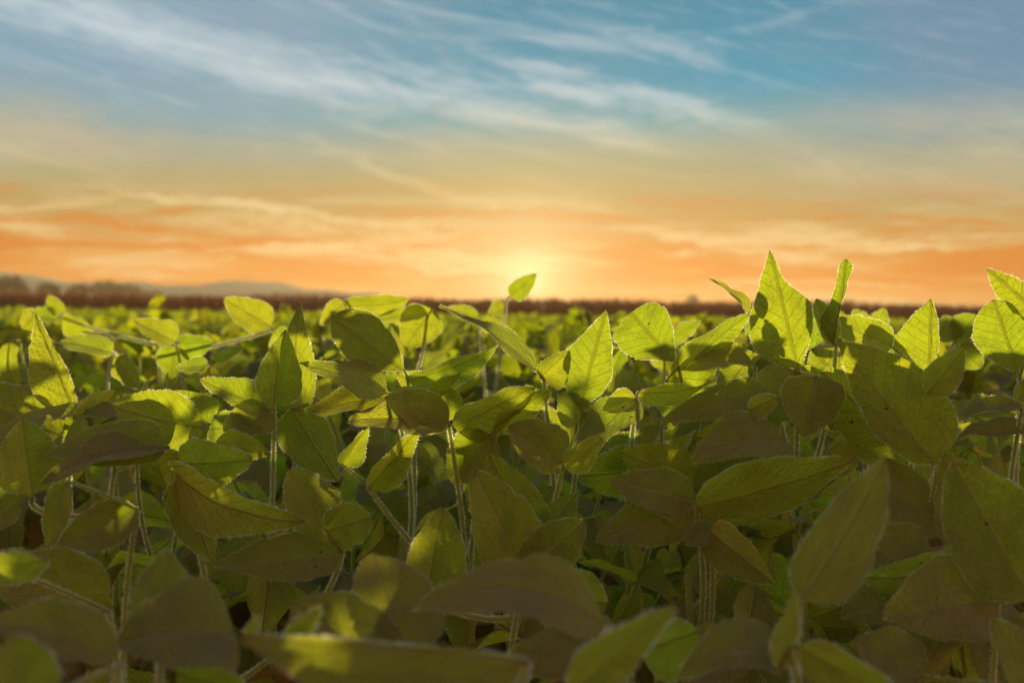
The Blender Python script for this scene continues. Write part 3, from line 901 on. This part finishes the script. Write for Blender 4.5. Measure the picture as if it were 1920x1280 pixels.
        ((110, 592, 1.9), [d((112, 590), (90, 553), 30, 15), d((108, 598), (40, 600), 34, 45, bow=.1), d((116, 600), (180, 615), 44, 35)]),
    ], None),
    ('blurred soybean plant in the middle distance behind the small leaves on the left', [
        ((330, 640, 1.5), [d((330, 640), (250, 600), 50, 30), d((336, 645), (400, 640), 46, 40), d((330, 650), (320, 710), 60, 20)]),
        ((395, 680, 1.3), [d((390, 684), (330, 690), 26, 45), d((398, 676), (455, 650), 22, 55), d((400, 690), (380, 740), 34, 25)]),
    ], None),
    ('blurred soybean plant behind the rounded leaf with a pale leaf pointing right', [
        ((1245, 640, 1.5), [d((1248, 640), (1316, 600), 34, 40), d((1240, 640), (1190, 610), 30, 30), d((1240, 650), (1250, 700), 50, 20)]),
    ], None),
    ('blurred soybean plant behind the large dark leaf on the right with bright rounded leaves', [
        ((1640, 630, 1.6), [d((1640, 615), (1660, 578), 36, 20), d((1620, 615), (1600, 580), 34, 20, bl=.7)]),
        ((1790, 640, 1.45), [d((1790, 640), (1830, 590), 60, 20, bl=.6), d((1786, 640), (1770, 590), 50, 20), d((1795, 650), (1840, 690), 60, 30)]),
    ], None),
]
for lab, leaves, stem in HERO:
    hero_plant(lab, leaves, *(stem if stem else (None, None)))

# ------------------------------------------------------------------ the other plants of the field: a few grown kinds, copied
GR = random.Random(5)
LEAF_VARIANTS = []
for k in range(10):
    V, UV = leaflet_rows(14, 8, 1.0, GR.uniform(.55, .74), GR.uniform(.05, .6), GR.uniform(-.06, .08), GR.uniform(-.04, .04), GR.uniform(-.8, .8),
                         GR.uniform(.03, .09), GR.uniform(-.05, .42), GR.uniform(-.05, .08), GR.uniform(.0, .7), GR)
    mb = MB(); add_leaflet(mb, V, UV, None, 0, hairs=.006, hair_mat=1, hair_len=.014)
    # hairs scale with the leaflet
    LEAF_VARIANTS.append((mb.mesh('leaflet', [M_LEAF, M_HAIR]), None))
VEIL_VARIANTS = []
for k in range(4):
    mb = MB(); add_leaflet(mb, *leaflet_rows(12, 6, 1.0, GR.uniform(.5, .7), GR.uniform(.3, .8), GR.uniform(-.06, .1), .02, GR.uniform(-1, 1), .1, GR.uniform(.2, .6), .05, .3, GR), None, 0)
    VEIL_VARIANTS.append(mb.mesh('leaflet', [M_LEAF_VEIL]))
LOW = []
for k in range(10):
    LOW.append(leaflet_rows(6, 4, 1.0, GR.uniform(.55, .74), GR.uniform(.05, .35), GR.uniform(-.04, .06), GR.uniform(-.03, .03), GR.uniform(-.4, .4),
                            .04, GR.uniform(-.05, .28), 0, GR.uniform(.1, .8), GR))


def grow(height, nleaf, rs):
    """skeleton of a plant: list of (attach, mid, node, [(matrix, variant)])"""
    out = []
    az = rs.uniform(0, 6.28)
    for i in range(nleaf):
        f = i / max(1, nleaf - 1)
        za = height * (.22 + .64 * f ** .75)
        az += 2.4 + rs.uniform(-.5, .5)
        pl = rs.uniform(.11, .19) * (1 - .35 * f)
        el = R(rs.uniform(38, 72))
        dirv = Vector((math.cos(az) * math.cos(el), math.sin(az) * math.cos(el), math.sin(el)))
        st = Vector((0, 0, za))
        nd = st + dirv * pl
        nd.z = min(nd.z, height + rs.uniform(-.02, .02))
        mid = st + Vector((dirv.x * .6, dirv.y * .6, dirv.z * .35)) * pl
        hd = Vector((math.cos(az), math.sin(az), 0))
        lls = []
        size = rs.uniform(.08, .12) * (1 - .35 * max(0, f - .6) / .4)
        for q in (0, 1, -1):
            ang = q * R(rs.uniform(55, 95))
            h2 = Matrix.Rotation(ang, 3, 'Z') @ hd
            pit = R(rs.uniform(-60, 45))
            a = (h2 * math.cos(pit) + Vector((0, 0, math.sin(pit)))).normalized()
            up = Vector((0, 0, 1)) - a * a.z
            if up.length < .1:
                up = -h2
            up.normalize()
            n = Matrix.Rotation(R(rs.gauss(0, 38)), 3, a) @ up
            s = a.cross(n)
            L = size * (1.08 if q == 0 else .92)
            M = Matrix((s * L, a * L, n * L)).transposed().to_4x4()
            M.translation = nd + hd * (.012 if q == 0 else .003)
            lls.append((M, rs.randrange(10)))
        out.append((st, mid, nd, lls))
    return out


def proto_full(rs):
    h = rs.uniform(.62, .70)
    sk = grow(h, 13, rs)
    root = bpy.data.objects.new('soybean_plant', None); COL.objects.link(root)
    mb = MB(); add_tube(mb, [(0.006 * math.sin(k), .006 * math.cos(1.3 * k), h * .88 * k / 7 - (.02 if k == 0 else 0)) for k in range(8)], .004, .002, 7, 0, hairs=4000)
    link('stem', mb.mesh('stem', [M_STEM, M_HAIR]), root)
    for st, mid, nd, lls in sk:
        mb = MB()
        add_tube(mb, bez(st, mid, nd, 7), .002, .0013, 6, 0, hairs=4500, hair_len=.0013)
        for M, v in lls:
            add_tube(mb, [nd, M.translation], .0012, .0011, 5, 0)
        lf = link('leaf', mb.mesh('leaf', [M_STEM, M_HAIR]), root)
        veiled = nd.z < h * .72 and rs.random() < .6  # some lower leaves browned to give a warm interior
        for M, v in lls:
            link('leaflet', VEIL_VARIANTS[v % 4] if veiled else LEAF_VARIANTS[v][0], lf, M)
    return root


def proto_mid(rs):
    h = rs.uniform(.62, .70)
    root = bpy.data.objects.new('soybean_plant', None); COL.objects.link(root)
    mb = MB(); add_tube(mb, [(0, 0, -.02), (.006, 0, h * .4), (0, .006, h * .88)], .004, .002, 5, 0)
    link('stem', mb.mesh('stem', [M_STEM]), root)
    for st, mid, nd, lls in grow(h, 13, rs):
        mb = MB()
        add_tube(mb, bez(st, mid, nd, 4), .002, .0013, 4, 0)
        veiled = nd.z < h * .72 and rs.random() < .6  # lower leaves take the brown that stands in for warm light
        for M, v in lls:
            add_leaflet(mb, LOW[v][0], LOW[v][1], M, 1)
        link('leaf', mb.mesh('leaf', [M_STEM, M_LEAF_VEIL if veiled else M_LEAF_FAR]), root)
    return root


def proto_far(rs):
    h = rs.uniform(.62, .70)
    mb = MB(); add_tube(mb, [(0, 0, -.02), (.006, 0, h * .4), (0, .006, h * .88)], .004, .002, 4, 0)
    for st, mid, nd, lls in grow(h, 13, rs):
        add_tube(mb, bez(st, mid, nd, 3), .002, .0013, 3, 0)
        for M, v in lls:
            add_leaflet(mb, LOW[v][0], LOW[v][1], M, 1)
    return link('soybean_plant', mb.mesh('soybean_plant', [M_STEM, M_LEAF_FAR]))


def copy_tree(o, parent=None):
    c = o.copy()
    COL.objects.link(c)
    if parent is not None:
        c.parent = parent
    for ch in list(o.children):
        copy_tree(ch, c)
    return c


def field():
    rs = random.Random(21)
    spots = []
    # drilled rows running away from the camera
    row = .27
    for i in range(-14, 15):
        y = .86 + rs.uniform(0, .2)
        while y < 7.2:
            x = i * row + rs.gauss(0, .035) + .08
            if abs(x) < .47 * y + .25:
                spots.append((y, x))
            y += rs.uniform(.13, .21) * (1.0 if y < 2.5 else 1.25)
    spots.sort()
    kinds = {'full': [proto_full, [], 6], 'mid': [proto_mid, [], 8], 'far': [proto_far, [], 8]}
    used = {}
    cnt = 0
    for y, x in spots:
        if cnt >= 270:
            break
        k = 'full' if y < 2.2 else ('mid' if y < 3.9 else 'far')
        pr = kinds[k]
        if len(pr[1]) < pr[2]:
            o = pr[0](rs); pr[1].append(o)
        else:
            o = copy_tree(rs.choice(pr[1]))
        o.location = (x, y, 0)
        o.rotation_euler = (rs.gauss(0, .05), rs.gauss(0, .05), rs.uniform(0, 6.28))
        top = CAM_H - .095 + rs.gauss(0, .05)
        if y < 1.25:
            top = CAM_H - .14 + rs.gauss(0, .03)
        elif y < 1.7:
            top = CAM_H - .11 + rs.gauss(0, .035)
        sz = top / .68
        o.scale = (min(1.1, sz * 1.05), min(1.1, sz * 1.05), sz)
        if k == 'full':
            tag(o, 'soybean plant in the shade right behind the sharp front plants', 'soybean plant', 'shaded soybean plants behind the front ones')
        elif k == 'mid':
            tag(o, 'blurred soybean plant with glowing leaves in the middle of the field', 'soybean plant', 'blurred soybean plants in mid field')
        else:
            tag(o, 'small blurred soybean plant in the sunlit field short of the dark strip', 'soybean plant', 'small blurred soybean plants far in the field')
        cnt += 1
    last = y
    return last


LAST_Y = field()


def far_canopy(y0):
    rng = np.random.default_rng(17)
    mb = MB()
    # leaf by leaf out to 30 m
    n = 42000
    y = np.sqrt(rng.uniform(y0 ** 2, 30.0 ** 2, n))
    x = rng.uniform(-1, 1, n) * (.50 * y + .4)
    bump = .04 * np.sin(x * 9 + y * 1.3) + .05 * np.sin(y * 2.3 + x * .9) + .04 * np.sin(x * 2.1 - y * .6) + rng.normal(0, .03, n)
    z = CAM_H - .15 + bump - rng.random(n) ** 2 * .35
    quad_leaves(mb, np.stack([x, y, z], 1), .10, rng, 0)
    n = 22000
    y = rng.uniform(30, 125, n)
    x = rng.uniform(-1, 1, n) * (.50 * y + .4)
    z = CAM_H - .17 + .05 * np.sin(x * 2.2) + .06 * np.sin(y * .35 + x * .15) + rng.normal(0, .04, n)
    quad_leaves(mb, np.stack([x, y, z], 1), .24, rng, 0)
    # closed bed of leaves under it
    xs = np.linspace(-85, 85, 60); ys = np.geomspace(24, 125, 60)
    V = [(a, b, CAM_H - .24 + rng.normal(0, .02)) for b in ys for a in xs]
    F = [(j * 60 + i, j * 60 + i + 1, (j + 1) * 60 + i + 1, (j + 1) * 60 + i) for j in range(59) for i in range(59)]
    mb.add(V, F, [(.3, .4)] * len(V), 0)
    tag(link('soybean_crop', mb.mesh('soybean_crop', [M_LEAF_FAR])), kind='stuff')
    # dry leaves lying between the stems
    mb = MB()
    n = 2600
    y = np.sqrt(rng.uniform(.3 ** 2, 5.0 ** 2, n)); x = rng.uniform(-1, 1, n) * (.5 * y + .3)
    quad_leaves(mb, np.stack([x, y, rng.uniform(.02, .05, n)], 1), .075, rng, 0, flat=.8)
    tag(link('dry_leaves', mb.mesh('dry_leaves', [M_LITTER])), kind='stuff')


far_canopy(LAST_Y - .2)


# ------------------------------------------------------------------ morning haze over the whole place
def haze():
    me = bpy.data.meshes.new('haze')
    a, z0, z1 = 1560.0, -1.5, 27.0
    V = [(x, y, z) for z in (z0, z1) for y in (-a, a) for x in (-a, a)]
    me.from_pydata(V, [], [(0, 2, 3, 1), (4, 5, 7, 6), (0, 1, 5, 4), (2, 6, 7, 3), (0, 4, 6, 2), (1, 3, 7, 5)])
    m, g = new_mat('haze_air')
    p = g.n('ShaderNodeVolumePrincipled')
    p.inputs['Color'].default_value = (0.32, 0.26, 0.155, 1)
    p.inputs['Density'].default_value = 0.0006
    p.inputs['Anisotropy'].default_value = 0.5
    out = g.n('ShaderNodeOutputMaterial')
    g.put(out.inputs['Volume'], p.outputs[0])
    me.materials.append(m)
    tag(link('haze', me), kind='stuff')


haze()
